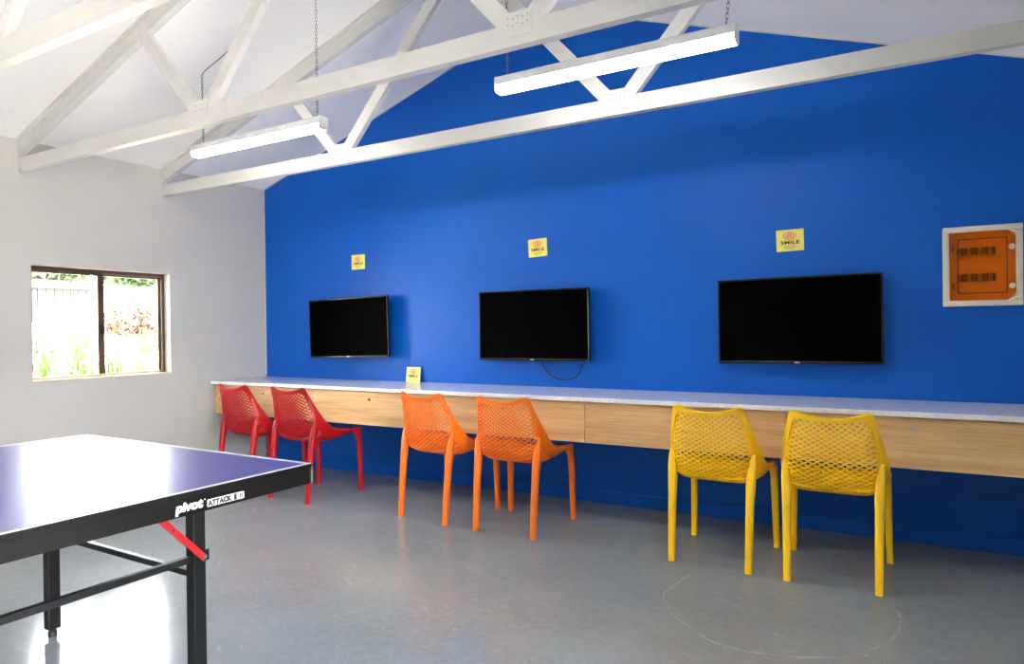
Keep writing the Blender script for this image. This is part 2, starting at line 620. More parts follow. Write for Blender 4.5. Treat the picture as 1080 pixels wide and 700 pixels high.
def truss(yb, label):
    t = thing('roof_truss', label, 'truss', (0, yb, TB), group='white roof trusses')
    Z = lambda poly: [(x, z - TB) for x, z in poly]
    yf = -0.045
    MB().prism(Z([(0.002, TB), (XW - 0.002, TB), (XW - 0.002, TT), (0.002, TT)]), fxz, yf, 0).build('tie_beam', 'white_timber_paint', t)
    RD = 0.085
    for xa, xb in ((0.002, XR), (XR, XW - 0.002)):
        up = 0.022
        MB().prism(Z([(xa, zc(xa) - up), (xb, zc(xb) - up), (xb, zc(xb) - RD - up), (xa, zc(xa) - RD - up)]), fxz, yf, 0).build('rafter', 'white_timber_paint', t)
        MB().prism(Z([(xa, zc(xa) - 0.001), (xb, zc(xb) - 0.001), (xb, zc(xb) - up), (xa, zc(xa) - up)]), fxz, yf - 0.018, 0.018).build('ceiling_batten', 'white_timber_paint', t)
    lo = 0.022 + RD
    for node, foot, head, sgn in ((NA, -0.045, (XR / 2 - 0.03, 0), -1), (NA, 0.045, (XR - 0.05, 0), 1),
                                  (NB, -0.045, (XR + 0.05, 0), -1), (NB, 0.045, (XW - XR / 2 + 0.03, 0), 1)):
        hx = head[0]
        hz = zc(hx) - lo + 0.015
        p = bar((node + foot * 0.55, TT - 0.03), (hx, hz), 0.076)
        p = clip_below(p, TT)
        p = clip_side(p, node + foot * 0.02, sgn) if abs(hx - XR) < 0.1 else p
        p = clip_side(p, node + sgn * 0.072, -sgn) if False else p
        MB().prism(Z(p), fxz, yf + 0.003, -0.004).build('web', 'white_timber_paint', t)
    for node in (NA, NB):
        g = MB().box(node - 0.065, node + 0.065, yf - 0.002, yf + 0.004, TT - TB - 0.055, TT - TB + 0.045, 0.0015).build('nail_plate', 'white_timber_paint', t)
        b = MB()
        for i in range(5):
            for j in range(2):
                b.disc((node - 0.045 + i * 0.0225, yf - 0.0035, TT - TB - 0.005 + j * 0.028 - (i % 2) * 0.006), 0.0028, 'y', 0.002, 6)
        tag(b.build('nail_heads', 'galvanised_chain', g), None, None, None, 'stuff')
    return t


truss(-1.000, 'white timber roof truss nearest the blue wall')
truss(-2.072, 'white timber roof truss, second from the blue wall')
truss(-3.072, 'white timber roof truss, third and farthest from the blue wall')


# ------------------------------------------------------------------ pendant tube lights
def chain(pts, parent, name='chain'):
    """oval links along a polyline"""
    b = MB()
    pts = [Vector(p) for p in pts]
    pitch, L, rad = 0.021, 0.0145, 0.0017
    flip = 0
    for a, c in zip(pts[:-1], pts[1:]):
        d = c - a
        n = max(1, round(d.length / pitch))
        t = d.normalized()
        s0 = t.orthogonal().normalized()
        s1 = t.cross(s0)
        for i in range(n):
            ctr = a + d * ((i + 0.5) / n)
            w = s0 if flip % 2 else s1
            flip += 1
            ring_ = [ctr + t * (math.cos(q) * L) + w * (math.sin(q) * 0.0062) for q in [2 * PI * j / 8 for j in range(8)]]
            b.tube(ring_, rad, 4, True)
    return b.build(name, 'galvanised_chain', parent)


def pendant(x0, x1, yc, z0, label, ch):
    L = x1 - x0
    t = thing('pendant_tube_light', label, 'light', (x0, yc, z0), group='hanging tube lights')
    # white channel above, glowing diffuser below
    hs_ = 0.037
    prof = [(-hs_, 0.035), (-hs_, 0.070), (-0.026, 0.080), (0.026, 0.080), (hs_, 0.070), (hs_, 0.035)]
    MB().prism([(p, q) for p, q in prof], lambda u, v_, w: (w, u, v_), 0.006, L - 0.006).build('casing', 'lamp_casing', t)
    dif = [(-hs_ + 0.001, 0.0345), (hs_ - 0.001, 0.0345), (hs_ - 0.001, 0.012), (hs_ - 0.012, 0.001), (-hs_ + 0.012, 0.001), (-hs_ + 0.001, 0.012)]
    MB().prism(dif, lambda u, v_, w: (w, u, v_), 0.006, L - 0.006).build('diffuser', 'lamp_diffuser', t)
    cap = [(-hs_ - 0.001, 0.010), (-hs_ - 0.001, 0.071), (-0.026, 0.082), (0.026, 0.082), (hs_ + 0.001, 0.071), (hs_ + 0.001, 0.010), (hs_ - 0.012, 0.0), (-hs_ + 0.012, 0.0)]
    for a, c in ((0, 0.006), (L - 0.006, L)):
        MB().prism(cap, lambda u, v_, w: (w, u, v_), a, c).build('end_cap', 'lamp_casing', t)
    for pts in ch:
        p = [(q[0] - x0, 0, q[1] - z0) for q in pts]
        chain(p, t)
        b = MB().tube([(p[0][0], 0, 0.078), (p[0][0], 0, 0.098)], 0.004, 6)
        b.build('hook', 'galvanised_chain', t)
    return t


YL = -1.55
pendant(3.610, 4.790, YL, 2.438, 'glowing white tube light hanging in front of the blue wall',
        [[(3.665, 2.53), (3.665, zc(3.665) - 0.002)], [(4.745, 2.53), (4.765, 2.70), (4.745, zc(4.745) - 0.002)]])
LA = pendant(1.168, 2.385, YL, 2.450, 'glowing white tube light hanging near the window wall',
             [[(1.255, 2.545), (1.251, 3.0)], [(2.335, 2.545), (2.335, zc(2.335) - 0.002)]])
b = MB().tube([(x - 1.168, 0, z - 2.45) for x, z in ((1.251, 3.0), (1.27, 3.018), (1.313, 3.035), (1.42, 3.066), (1.50, 3.095), (1.60, zc(1.6) - 0.004))], 0.0032, 6)
b.build('wire', 'galvanised_chain', LA)

# ------------------------------------------------------------------ counter
ZW = 0.812
struct_none = None
o = MB().box(0.003, XW - 0.003, -0.615, -0.002, ZW - 0.027, ZW, 0.003).build('worktop', 'white_marble')
tag(o, 'long white marble worktop running the length of the blue wall', 'worktop')
D0, DW = 0.060, 1.1905
dl = ('oak drawer unit behind the red chairs at the window wall', 'oak drawer unit between the red and orange chairs',
      'oak drawer unit behind the orange chair nearer the middle screen', 'oak drawer unit behind the left yellow chair, with no lock in view',
      'oak drawer unit behind the rightmost yellow chair, under the electrical box')
for i in range(5):
    t = thing('drawer_unit', dl[i], 'drawer', (D0 + i * DW, -0.585, 0.524), group='oak drawer units under the worktop')
    MB().box(0.0015, DW - 0.0015, 0, 0.018, 0, 0.255, 0.0012).build('front_panel', 'oak_veneer', t)
    MB().box(0.012, DW - 0.012, 0.020, 0.545, 0.012, 0.2595).build('carcass', 'oak_veneer', t)
    lk = MB().disc((DW / 2, -0.006, 0.196), 0.0105, 'y', 0.007, 20).build('lock', 'chrome', t, 40)
    MB().box(DW / 2 - 0.0012, DW / 2 + 0.0012, -0.0068, -0.0055, 0.191, 0.201).build('keyhole', 'black_print', lk)
tag(MB().box(0.004, 0.058, -0.575, -0.557, 0.524, 0.784, 0.001).build('filler_panel', 'oak_veneer'),
    'narrow oak filler strip between the drawers and the white wall', 'panel')

# ------------------------------------------------------------------ televisions
def television(x0, x1, z0, z1, yf, roll, label, cable=None):
    w, h = x1 - x0, z1 - z0
    t = thing('television', label, 'television', ((x0 + x1) / 2, yf, z0), (0, R(-roll), 0), group='wall-mounted televisions')
    bz = 0.011
    b = MB()
    b.box(-w / 2, w / 2, 0, 0.022, h - bz, h, 0.002).box(-w / 2, w / 2, 0, 0.022, 0, bz + 0.005, 0.002)
    b.box(-w / 2, -w / 2 + bz, 0, 0.022, bz, h - bz, 0.002).box(w / 2 - bz, w / 2, 0, 0.022, bz, h - bz, 0.002)
    b.build('bezel', 'black_tv_bezel', t)
    MB().box(-w / 2 + bz, w / 2 - bz, 0.004, 0.018, bz + 0.005, h - bz).build('screen', 'black_screen', t)
    MB().box(-w / 2 + 0.01, w / 2 - 0.01, 0.018, 0.034, 0.01, h - 0.01, 0.004).box(-w * 0.34, w * 0.34, 0.034, 0.055, 0.03, h * 0.62, 0.006).build('back_shell', 'black_plastic', t)
    d = -yf
    mt = MB().box(-0.12, 0.12, 0.055, 0.062, 0.12, 0.34).box(-0.05, 0.05, 0.062, d - 0.012, 0.18, 0.28).box(-0.11, 0.11, d - 0.012, d - 0.002, 0.14, 0.32)
    mt.build('wall_mount', 'dark_steel', t)
    MB().box(-0.014, 0.014, -0.0006, 0.001, 0.005, 0.0115).build('badge', 'white_print', t)
    if cable:
        MB().tube([(p[0] - (x0 + x1) / 2, p[1] - yf, p[2] - z0) for p in cable], 0.0050, 6).build('power_cable', 'black_plastic', t, 60)
    return t


television(0.712, 1.632, 1.013, 1.532, -0.105, 1.2, 'black wall-mounted television nearest the window wall')
cb = []
ctrl = [(3.04, 1.03), (3.045, 0.99), (3.075, 0.945), (3.137, 0.893), (3.229, 0.868), (3.32, 0.890), (3.366, 0.955), (3.382, 1.03)]
for i in range(len(ctrl) - 1):
    p0, p1, p2, p3 = (ctrl[max(0, i - 1)], ctrl[i], ctrl[i + 1], ctrl[min(len(ctrl) - 1, i + 2)])
    for q in range(4):
        t_ = q / 4
        cb.append(tuple(0.5 * (2 * p1[j] + (p2[j] - p0[j]) * t_ + (2 * p0[j] - 5 * p1[j] + 4 * p2[j] - p3[j]) * t_ ** 2 + (3 * p1[j] - p0[j] - 3 * p2[j] + p3[j]) * t_ ** 3) for j in (0, 1)))
cb.append(ctrl[-1])
television(2.535, 3.457, 1.009, 1.531, -0.100, 0.1, 'black wall-mounted television with a cable looping underneath', [(p[0], -0.045, p[1]) for p in cb])
television(4.352, 5.279, 1.014, 1.541, -0.100, 0.45, 'large black wall-mounted television nearest the electrical box')


# ------------------------------------------------------------------ SMILE notices
def notice(x, z, w, h, y, label, tilt=0.0, lean=0.0):
    t = thing('smile_notice', label, 'sign', (x, y, z), (R(lean), R(tilt), 0), group='yellow smile notices')
    MB().box(0, w, 0, 0.0015, 0, h).build('card', 'yellow_card', t)
    face = MB().disc((w * 0.48, -0.0008, h * 0.70), h * 0.20, 'y', 0.0007, 22, 1.45).build('face', 'orange_print', t)
    for cx_ in (0.30, 0.66):
        MB().disc((w * cx_, -0.0010, h * 0.66), h * 0.075, 'y', 0.0003, 12).build('cheek', 'pink_print', face)
    for s_ in (-1, 1):
        e = MB().disc((w * (0.48 + s_ * 0.095), -0.0014, h * 0.755), h * 0.06, 'y', 0.0005, 14, 1.15).build('eye', 'white_print', face)
        MB().disc((w * (0.48 + s_ * 0.08), -0.0018, h * 0.745), h * 0.036, 'y', 0.0004, 10).build('pupil', 'blue_print', t)
    mo = MB().tube([(w * (0.48 + 0.20 * math.cos(a)), -0.0014, h * (0.64 + 0.055 * math.sin(a))) for a in [PI + PI * q / 8 for q in range(9)]], 0.0016, 5)
    mo.build('mouth', 'amber_plate', face)
    me = text_mesh('SMILE', h * 0.215, h * 0.006, 0, 1.08)
    me.materials.append(MATS['black_print'])
    xs = [q.co.x for q in me.vertices]
    L = max(xs) - min(xs)
    o = obj('lettering', me, t, (w * 0.5 - 0.34 * w, -0.0012, h * 0.33), (PI / 2, 0, 0))
    o.scale = (0.68 * w / L, 1, 1)
    b = MB()
    for q, (a, c) in enumerate(((0.30, 0.70), (0.24, 0.76), (0.34, 0.64))):
        b.box(w * a, w * c, -0.0009, -0.0001, h * (0.24 - q * 0.07), h * (0.265 - q * 0.07))
    b.build('small_print', 'grey_print', t)
    return t


notice(1.131, 1.785, 0.155, 0.129, -0.0022, 'yellow smile notice above the screen nearest the window wall', 0)
notice(2.925, 1.780, 0.157, 0.134, -0.0022, 'yellow smile notice above the middle screen, hung slightly crooked', -2.5)
notice(4.690, 1.705, 0.160, 0.133, -0.0022, 'yellow smile notice above the large screen by the electrical box', -1.0)
notice(1.750, ZW + 0.001, 0.147, 0.124, -0.032, 'yellow smile notice standing on the worktop against the blue wall', 0, -8)

# ------------------------------------------------------------------ electrical box
bx0, bx1, bz0, bz1, bd = 5.566, 5.924, 1.340, 1.773, 0.065
t = thing('electrical_box', 'cream electrical distribution box with an amber door on the blue wall', 'electrical box', (bx0, -0.001, bz0))
w, h = bx1 - bx0, bz1 - bz0
fw = 0.030
b = MB().box(0, w, -bd, 0, h - fw, h, 0.004).box(0, w, -bd, 0, 0, fw, 0.004).box(0, fw, -bd, 0, fw, h - fw, 0.004).box(w - fw, w, -bd, 0, fw, h - fw, 0.004)
b.build('housing', 'cream_plastic', t, 30)
MB().box(fw, w - fw, -0.020, -0.002, fw, h - fw).build('back_plate', 'amber_plate', t)
ix0, ix1, iz0, iz1 = fw + 0.002, w - fw - 0.002, fw + 0.002, h - fw - 0.002
for zz, n0, n1 in ((0.69, 2, 11), (0.36, 1, 12)):
    z_ = h * zz
    rl_ = MB().box(w * 0.18, w * 0.68, -0.030, -0.021, z_ - 0.022, z_ + 0.022).build('breaker_rail', 'breaker_grey', t)
    for q in range(11):
        xa = w * 0.19 + q * 0.0158
        br = MB().box(xa, xa + 0.014, -0.044, -0.0302, z_ - 0.019, z_ + 0.019, 0.001).build('breaker', 'breaker_dark' if (q * 7 + int(zz * 10)) % 3 else 'breaker_grey', t)
        MB().box(xa + 0.004, xa + 0.010, -0.050, -0.0441, z_ - 0.003, z_ + 0.008).build('toggle', 'black_plastic', br)
dd = t_door = MB()
c = 0.035
dd.prism([(ix0, iz0), (ix1 - c, iz0), (ix1, iz0 + c), (ix1, iz1 - c), (ix1 - c, iz1), (ix0, iz1)], fxz, -bd + 0.002, -bd + 0.006)
door = dd.build('door', 'amber_door', t)
# raised border line of the door
e = 0.036
b = MB()
for a in ((ix0 + e, ix1 - e, iz0 + e, iz0 + e + 0.004), (ix0 + e, ix1 - e, iz1 - e - 0.004, iz1 - e), (ix0 + e, ix0 + e + 0.004, iz0 + e, iz1 - e), (ix1 - e - 0.004, ix1 - e, iz0 + e, iz1 - e)):
    b.box(a[0], a[1], -bd - 0.001, -bd + 0.002, a[2], a[3])
b.build('door_border', 'breaker_dark', door)
for zz in (0.72, 0.24):
    MB().disc((w - fw - 0.018, -bd - 0.007, h * zz), 0.015, 'y', 0.009, 22).build('door_screw', 'cream_plastic', door, 40)
    b = MB()
    for q in range(4):
        b.box(ix0 + 0.008, ix0 + 0.022, -bd - 0.001, -bd + 0.002, h * (zz - 0.03 + q * 0.022), h * (zz - 0.03 + q * 0.022) + 0.004)
    b.build('hinge', 'breaker_dark', door)
for (xa, za, sg) in ((w - 0.038, h - 0.040, 1), (w - 0.038, 0.040, -1)):
    MB().tube([(xa - 0.026, -bd - 0.003, za + sg * 0.015), (xa, -bd - 0.006, za), (xa + 0.028, -bd - 0.003, za - sg * 0.010)], 0.0065, 6).build('latch', 'white_print', t)

# ------------------------------------------------------------------ chairs
CEN = [(-0.274, 0.807), (-0.266, 0.736), (-0.254, 0.66), (-0.238, 0.58), (-0.214, 0.50), (-0.165, 0.440), (-0.085, 0.422), (0.02, 0.428), (0.13, 0.446), (0.262, 0.466)]
RIM = [(0.176, -0.258, 0.850), (0.197, -0.212, 0.758), (0.219, -0.165, 0.670), (0.233, -0.118, 0.598), (0.241, -0.070, 0.546), (0.244, -0.015, 0.516), (0.243, 0.05, 0.503), (0.240, 0.115, 0.497), (0.235, 0.18, 0.492), (0.229, 0.264, 0.487)]


def cat(arr, t_):
    n = len(arr) - 1
    x = min(max(t_, 0), 1) * n
    i = min(int(x), n - 1)
    f = x - i
    p = [arr[max(i - 1, 0)], arr[i], arr[i + 1], arr[min(i + 2, n)]]
    return [0.5 * (2 * p[1][j] + (p[2][j] - p[0][j]) * f + (2 * p[0][j] - 5 * p[1][j] + 4 * p[2][j] - p[3][j]) * f * f
                   + (3 * p[1][j] - p[0][j] - 3 * p[2][j] + p[3][j]) * f ** 3) for j in range(len(arr[0]))]


def S(u, v_):
    c_ = cat(CEN, v_)
    r_ = cat(RIM, v_)
    a = abs(u) ** (2.4 + 4.6 * min(1, v_ / 0.34))
    return Vector((r_[0] * u, c_[0] + (r_[1] - c_[0]) * a, c_[1] + (r_[2] - c_[1]) * a))


def N(u, v_):
    e_ = 0.01
    du = S(u + e_, v_) - S(u - e_, v_)
    dv = S(u, min(1, v_ + e_)) - S(u, max(0, v_ - e_))
    n_ = du.cross(dv)
    return n_.normalized()          # points up / forward


def outline(inset_u, inset_t, inset_f, rad, n=6):
    """rounded rectangle in (u, v), counter-clockwise from the front right corner"""
    u1, v0, v1 = 1 - inset_u, inset_t, 1 - inset_f
    ru, rv = rad
    pts = []

    def arc(cu, cv, a0):
        for q in range(n + 1):
            a = a0 + PI / 2 * q / n
            pts.append((cu + ru * math.cos(a), cv + rv * math.sin(a)))
    steps = 26
    ru0, rv0 = ru, rv
    ru, rv = ru * 0.35, rv * 0.4
    arc(u1 - ru, v1 - rv, 0)                               # front right (v grows to the front)
    for q in range(1, 8):
        pts.append((u1 - ru - (2 * (u1 - ru)) * q / 8, v1))
    arc(-u1 + ru, v1 - rv, PI / 2)
    va, vb = v1 - rv, v0 + rv0
    ru, rv = ru0, rv0
    for q in range(1, steps):
        pts.append((-u1, va + (vb - va) * q / steps))
    arc(-u1 + ru, v0 + rv, PI)
    for q in range(1, 10):
        pts.append((-u1 + ru + (2 * (u1 - ru)) * q / 10, v0))
    arc(u1 - ru, v0 + rv, 1.5 * PI)
    for q in range(1, steps):
        pts.append((u1, vb + (va - vb) * q / steps))
    return pts


def chair_meshes():
    out = {}
    o1 = outline(0.0, 0.0, 0.0, (0.24, 0.046))
    o2 = outline(0.125, 0.040, 0.045, (0.17, 0.032))
    rings = []
    TH = 0.0095
    for (a, c_) in zip(o1, o2):
        P, Q = S(*a), S(*c_)
        n_ = N((a[0] + c_[0]) / 2, (a[1] + c_[1]) / 2)
        d = P - Q
        ring_ = []
        for (s_, k_) in ((0.02, -1), (0.10, -1.12), (0.9, -1.12), (1.0, -0.6), (1.0, 0.6), (0.9, 1.0), (0.10, 1.0), (0.02, 0.8)):
            ring_.append(Q + d * s_ + n_ * (TH * k_))
        rings.append(ring_)
    out['shell_frame'] = MB().loft(rings, True).mesh('shell_frame', 'yellow_plastic', 50)
    # lattice strands in two diagonal families
    VS = 0.555
    du, dvv = 0.0865, 0.0168          # half pitch across and along
    UM = 0.93

    def lattice(va, vb):
        b = MB()
        for fam in (1, -1):
            for kk in range(-30, 90):
                # u = fam*(v - v0)/dvv*du ; march along v in half pitches
                v0 = 2 * dvv * kk * 0.5 * 2
                pts = []
                ustart = -UM * fam
                # strand passes u = -fam*UM at v = v0 - offset
                nst = 40
                for q in range(nst + 1):
                    uu = -UM + 2 * UM * q / nst
                    vv = v0 + fam * uu / du * dvv
                    if va - 1e-6 <= vv <= vb + 1e-6:
                        pts.append((uu, vv))
                if len(pts) < 2:
                    continue
                rings_ = []
                for i, (uu, vv) in enumerate(pts):
                    p = S(uu, vv)
                    pa, pb = pts[max(i - 1, 0)], pts[min(i + 1, len(pts) - 1)]
                    t__ = (S(*pb) - S(*pa)).normalized()
                    n_ = N(uu, vv)
                    w_ = n_.cross(t__).normalized() * 0.0034
                    n_ = n_ * 0.0050
                    rings_.append([p + w_ - n_, p + w_ * 0.7 + n_, p - w_ * 0.7 + n_, p - w_ - n_])
                b.loft(rings_)
        return b

    out['backrest'] = lattice(0.012, VS).mesh('backrest', 'yellow_plastic', 40)
    out['seat'] = lattice(VS, 0.985).mesh('seat', 'yellow_plastic', 40)

    def rsec(c_, wx, wy, sk=0.0):
        pts = []
        for q in range(12):
            a = 2 * PI * q / 12
            ca, sa = math.cos(a), math.sin(a)
            g = lambda t_: math.copysign(abs(t_) ** 0.55, t_)
            pts.append(Vector((c_[0] + g(ca) * wx / 2, c_[1] + g(sa) * wy / 2, c_[2] + sk * g(ca))))
        return pts

    def leg(kind, s_):
        if kind == 'back':
            secs = [((0.215 * s_, -0.182, 0.590), 0.018, 0.012), ((0.212 * s_, -0.190, 0.555), 0.034, 0.028), ((0.208 * s_, -0.198, 0.505), 0.044, 0.040), ((0.204 * s_, -0.207, 0.43), 0.046, 0.044), ((0.203 * s_, -0.218, 0.36), 0.041, 0.040), ((0.201 * s_, -0.236, 0.2), 0.038, 0.036), ((0.199 * s_, -0.255, 0.0), 0.033, 0.032)]
        else:
            secs = [((0.224 * s_, 0.206, 0.488), 0.034, 0.116), ((0.224 * s_, 0.214, 0.470), 0.038, 0.100), ((0.2255 * s_, 0.233, 0.440), 0.038, 0.062), ((0.227 * s_, 0.243, 0.40), 0.037, 0.043),
                    ((0.229 * s_, 0.246, 0.3), 0.036, 0.040), ((0.232 * s_, 0.250, 0.15), 0.034, 0.036), ((0.235 * s_, 0.252, 0.0), 0.031, 0.032)]
        return MB().loft([rsec(*q) for q in secs]).mesh('leg', 'yellow_plastic', 60)

    out['legs'] = [leg('back', -1), leg('back', 1), leg('front', -1), leg('front', 1)]
    # moulded fillets from the rear legs to the shell bottom and from the front legs along the seat sides
    out['ribs'] = []
    for s_ in (-1, 1):
        pts = [S(s_ * (0.88 - 0.60 * q / 8), 0.485 + 0.025 * math.sin(PI / 2 * q / 8)) + Vector((0, 0.0, -0.006)) for q in range(9)]
        out['ribs'].append(MB().tube(pts, [0.014 - 0.010 * q / 8 for q in range(9)], 8).mesh('shell_rib', 'yellow_plastic', 60))
    return out


CH = chair_meshes()


def chair(x, y, rz, mat, label, group):
    t = thing('stacking_chair', label, 'chair', (x, y, 0), (0, 0, R(rz)), group=group)
    parts = [('shell_frame', CH['shell_frame']), ('backrest', CH['backrest']), ('seat', CH['seat'])] + [('leg', q) for q in CH['legs']]
    parts += [('shell_rib', q) for q in CH['ribs']]
    for n_, me in parts:
        o_ = obj(n_, me, t)
        o_.material_slots[0].link = 'OBJECT'
        o_.material_slots[0].material = MATS[mat]
    return t


chair(5.075, -0.713, 0.5, 'yellow_plastic', 'yellow plastic chair nearest the electrical box side', 'perforated yellow chairs')
chair(4.505, -0.705, -2.0, 'yellow_plastic', 'yellow plastic chair beside the orange chairs, left of its twin', 'perforated yellow chairs')
chair(3.268, -0.738, 1.0, 'orange_plastic', 'orange plastic chair nearer the yellow chairs', 'perforated orange chairs')
chair(2.668, -0.720, -6.5, 'orange_plastic', 'orange plastic chair nearer the red chairs', 'perforated orange chairs')
chair(1.448, -0.765, -1.5, 'red_plastic', 'red plastic chair nearer the orange chairs', 'perforated red chairs')
chair(0.842, -0.765, -4.0, 'red_plastic', 'red plastic chair nearest the white window wall', 'perforated red chairs')

# ------------------------------------------------------------------ table tennis table
TX0, TX1, TY, TZ = 1.995, 3.520, -2.728, 0.766
t = thing('table_tennis_table', 'blue table tennis table with white edge lines and black frame', 'table', (TX0, TY, 0), (0, 0, R(-0.5)))
TW, TL = TX1 - TX0, 1.37
for q in range(2):
    y1_ = -q * (TL + 0.002)
    top = MB().box(0.004, TW - 0.004, y1_ - TL + 0.004, y1_ - 0.004, TZ - 0.018, TZ - 0.001, 0.001).build('table_top', 'blue_table_top', t)
    b = MB()
    b.box(0.002, TW - 0.002, y1_ - 0.020 if q == 0 else y1_ - TL + 0.002, y1_ - 0.002 if q == 0 else y1_ - TL + 0.020, TZ - 0.0012, TZ)
    b.box(0.002, 0.020, y1_ - TL + 0.0, y1_ - 0.020, TZ - 0.0012, TZ).box(TW - 0.020, TW - 0.002, y1_ - TL + 0.0, y1_ - 0.020, TZ - 0.0012, TZ)
    b.build('edge_line', 'white_line_paint', top)
    b = MB()
    b.box(TW - 0.006, TW + 0.002, y1_ - TL, y1_ - 0.001, TZ - 0.024, TZ - 0.0005, 0.001).box(TW - 0.020, TW - 0.0015, y1_ - TL, y1_ - 0.012, TZ - 0.072, TZ - 0.0245, 0.001)
    b.box(-0.002, 0.006, y1_ - TL, y1_ - 0.001, TZ - 0.024, TZ - 0.0005, 0.001).box(0.0015, 0.020, y1_ - TL, y1_ - 0.012, TZ - 0.072, TZ - 0.0245, 0.001)
    yy = (y1_ - 0.020, y1_ - 0.003) if q == 0 else (y1_ - TL + 0.003, y1_ - TL + 0.020)
    b.box(0.02, TW - 0.02, yy[0], yy[1], TZ - 0.072, TZ - 0.0185, 0.001)
    b.build('apron', 'black_apron', t)
for sx_ in (0.004, TW - 0.004):
    MB().tube([(sx_, -0.004, TZ - 0.070), (sx_, -0.004, TZ - 0.010), (sx_, -0.004, TZ - 0.004)], [0.013, 0.013, 0.008], 14).build('corner_guard', 'black_plastic', t, 40)
LXN, LXF, LY = 3.300 - TX0, 2.335 - TX0, -3.053 - TY
for (lx, ly) in ((LXN, LY), (LXF, LY), (LXN, LY - 1.03), (LXF, LY - 1.03), (LXN, LY - 2.06), (LXF, LY - 2.06)):
    lg = MB().box(lx - 0.022, lx + 0.022, ly - 0.0225, ly + 0.0225, 0.032, TZ - 0.019, 0.002).build('leg', 'dark_steel', t)
    MB().tube([(lx, ly, 0.034), (lx, ly, 0.024), (lx, ly, 0.020), (lx, ly, 0.0)], [0.0125, 0.0125, 0.017, 0.017], 14).build('foot', 'black_plastic', lg, 40)
b = MB().box(LXN - 0.012, LXN + 0.012, LY - 2.04, LY - 0.0225, 0.470, 0.492, 0.002)
b.build('side_rail', 'dark_steel', t)
MB().box(LXF - 0.012, LXF + 0.012, LY - 2.04, LY - 0.0225, 0.470, 0.492, 0.002).build('side_rail', 'dark_steel', t)
MB().box(LXF + 0.022, LXN - 0.022, LY - 0.010, LY + 0.010, 0.412, 0.434, 0.002).build('cross_rail', 'dark_steel', t)
p0, p1 = Vector((LXN + 0.030, LY + 0.006, 0.487)), Vector((LXN + 0.030, LY - 0.205, 0.715))
dv = (p1 - p0).normalized()
nn = Vector((0, -dv.z, dv.y)) * 0.0105
xx = Vector((0.0045, 0, 0))
st = MB()
rings = []
for p in (p0 - dv * 0.012, p1):
    rings.append([p + nn + xx, p - nn + xx, p - nn - xx, p + nn - xx])
st.loft(rings)
sto = st.build('folding_strut', 'red_strut_paint', t)
for fr_, mt_ in ((0.0, 'chrome'), (0.52, 'chrome')):
    p = p0 + (p1 - p0) * fr_
    MB().disc((p.x + 0.0046, p.y, p.z), 0.0085 if fr_ == 0 else 0.005, 'x', 0.006, 14).build('bolt', mt_, sto)
MB().box(LXN + 0.022, LXN + 0.025, LY - 0.012, LY + 0.034, 0.468, 0.506, 0.001).build('bracket', 'dark_steel', t)
# lettering on the apron
xt = TW - 0.0012


def on_apron(me, y0, z0, mat, h_len=None):
    if h_len:
        xs = [q.co.x for q in me.vertices]
        s_ = h_len / (max(xs) - min(xs))
    else:
        s_ = 1
    me.materials.append(MATS[mat])
    o_ = obj('lettering', me, t, (xt, y0 - TY, z0), (PI / 2, 0, PI / 2))
    o_.scale = (s_, 1, 1)
    return o_


on_apron(text_mesh('pivot', 0.038, 0.0018, 0.12, 0.94), TY - 0.537, 0.7095, 'white_print', 0.092)
MB().disc((xt, -0.440, 0.731), 0.002, 'x', 0.0006, 8).build('registered_mark', 'white_print', t)
MB().box(xt - 0.0004, xt + 0.0005, -0.431, -0.297, 0.7045, 0.7265).build('name_plate', 'white_print', t)
xt += 0.0006
on_apron(text_mesh('ATTACK', 0.022, 0.0021, 0.0, 1.12), TY - 0.428, 0.7078, 'black_print', 0.089)
MB().box(xt - 0.0004, xt + 0.0002, -0.3355, -0.319, 0.7055, 0.7255).build('number_plate', 'black_print', t)
xt += 0.0005
on_apron(text_mesh('1', 0.021, 0.0008), TY - 0.332, 0.7080, 'white_print', 0.008)
on_apron(text_mesh('8', 0.021, 0.0007), TY - 0.316, 0.7080, 'black_print', 0.014)

# ------------------------------------------------------------------ garden outside the window
def ground_z(x, y):
    d = -x
    z = 0.35 + (min(d, 6.6) - 0.5) * 0.17 - max(0, d - 6.6) * 0.16
    return z - 0.12 * max(-2.2, min(2.0, y - 1.5)) * min(1, d / 3)


b = MB()
gx = [-0.13 - 0.45 * i for i in range(26)]
gy = [-6 + 0.6 * j for j in range(31)]
vs_ = [(x, y, ground_z(x, y) + random.uniform(-0.02, 0.02)) for x in gx for y in gy]
fs_ = [(i * 31 + j, i * 31 + j + 1, (i + 1) * 31 + j + 1, (i + 1) * 31 + j) for i in range(25) for j in range(30)]
b.add(vs_, fs_)
o = b.build('garden_bank', 'pale_bank_soil', None, 60)
tag(o, 'pale sunlit garden bank outside the window', 'ground', None, 'structure')
o = MB().box(-60, 60, -60, 60, -0.5, -0.13).build('ground', 'dry_ground')
tag(o, 'open ground around the building', 'ground', None, 'structure')

o = MB().prism([(XW + T + 0.002, 2.36), (XW + T + 1.9, 2.22), (XW + T + 1.9, 2.28), (XW + T + 0.002, 2.42)], fxz, -8.5, 0.3).build('sky_block_roof', 'white_ceiling_paint')  # unseen roof added to cut sky light through the doorway
tag(o, 'white unseen roof added outside the doorway to block sky light', 'roof', None, 'structure')
o = MB().box(XW + T + 0.001, XW + 9, -9.5, 0.5, -0.12, -0.01).build('bounce_slab', 'pale_concrete')  # unseen pale slab added to bounce sunlight up to the ceiling
tag(o, 'pale concrete slab added outside the glazed doorway to bounce sunlight indoors', 'bounce_slab', None, 'structure')


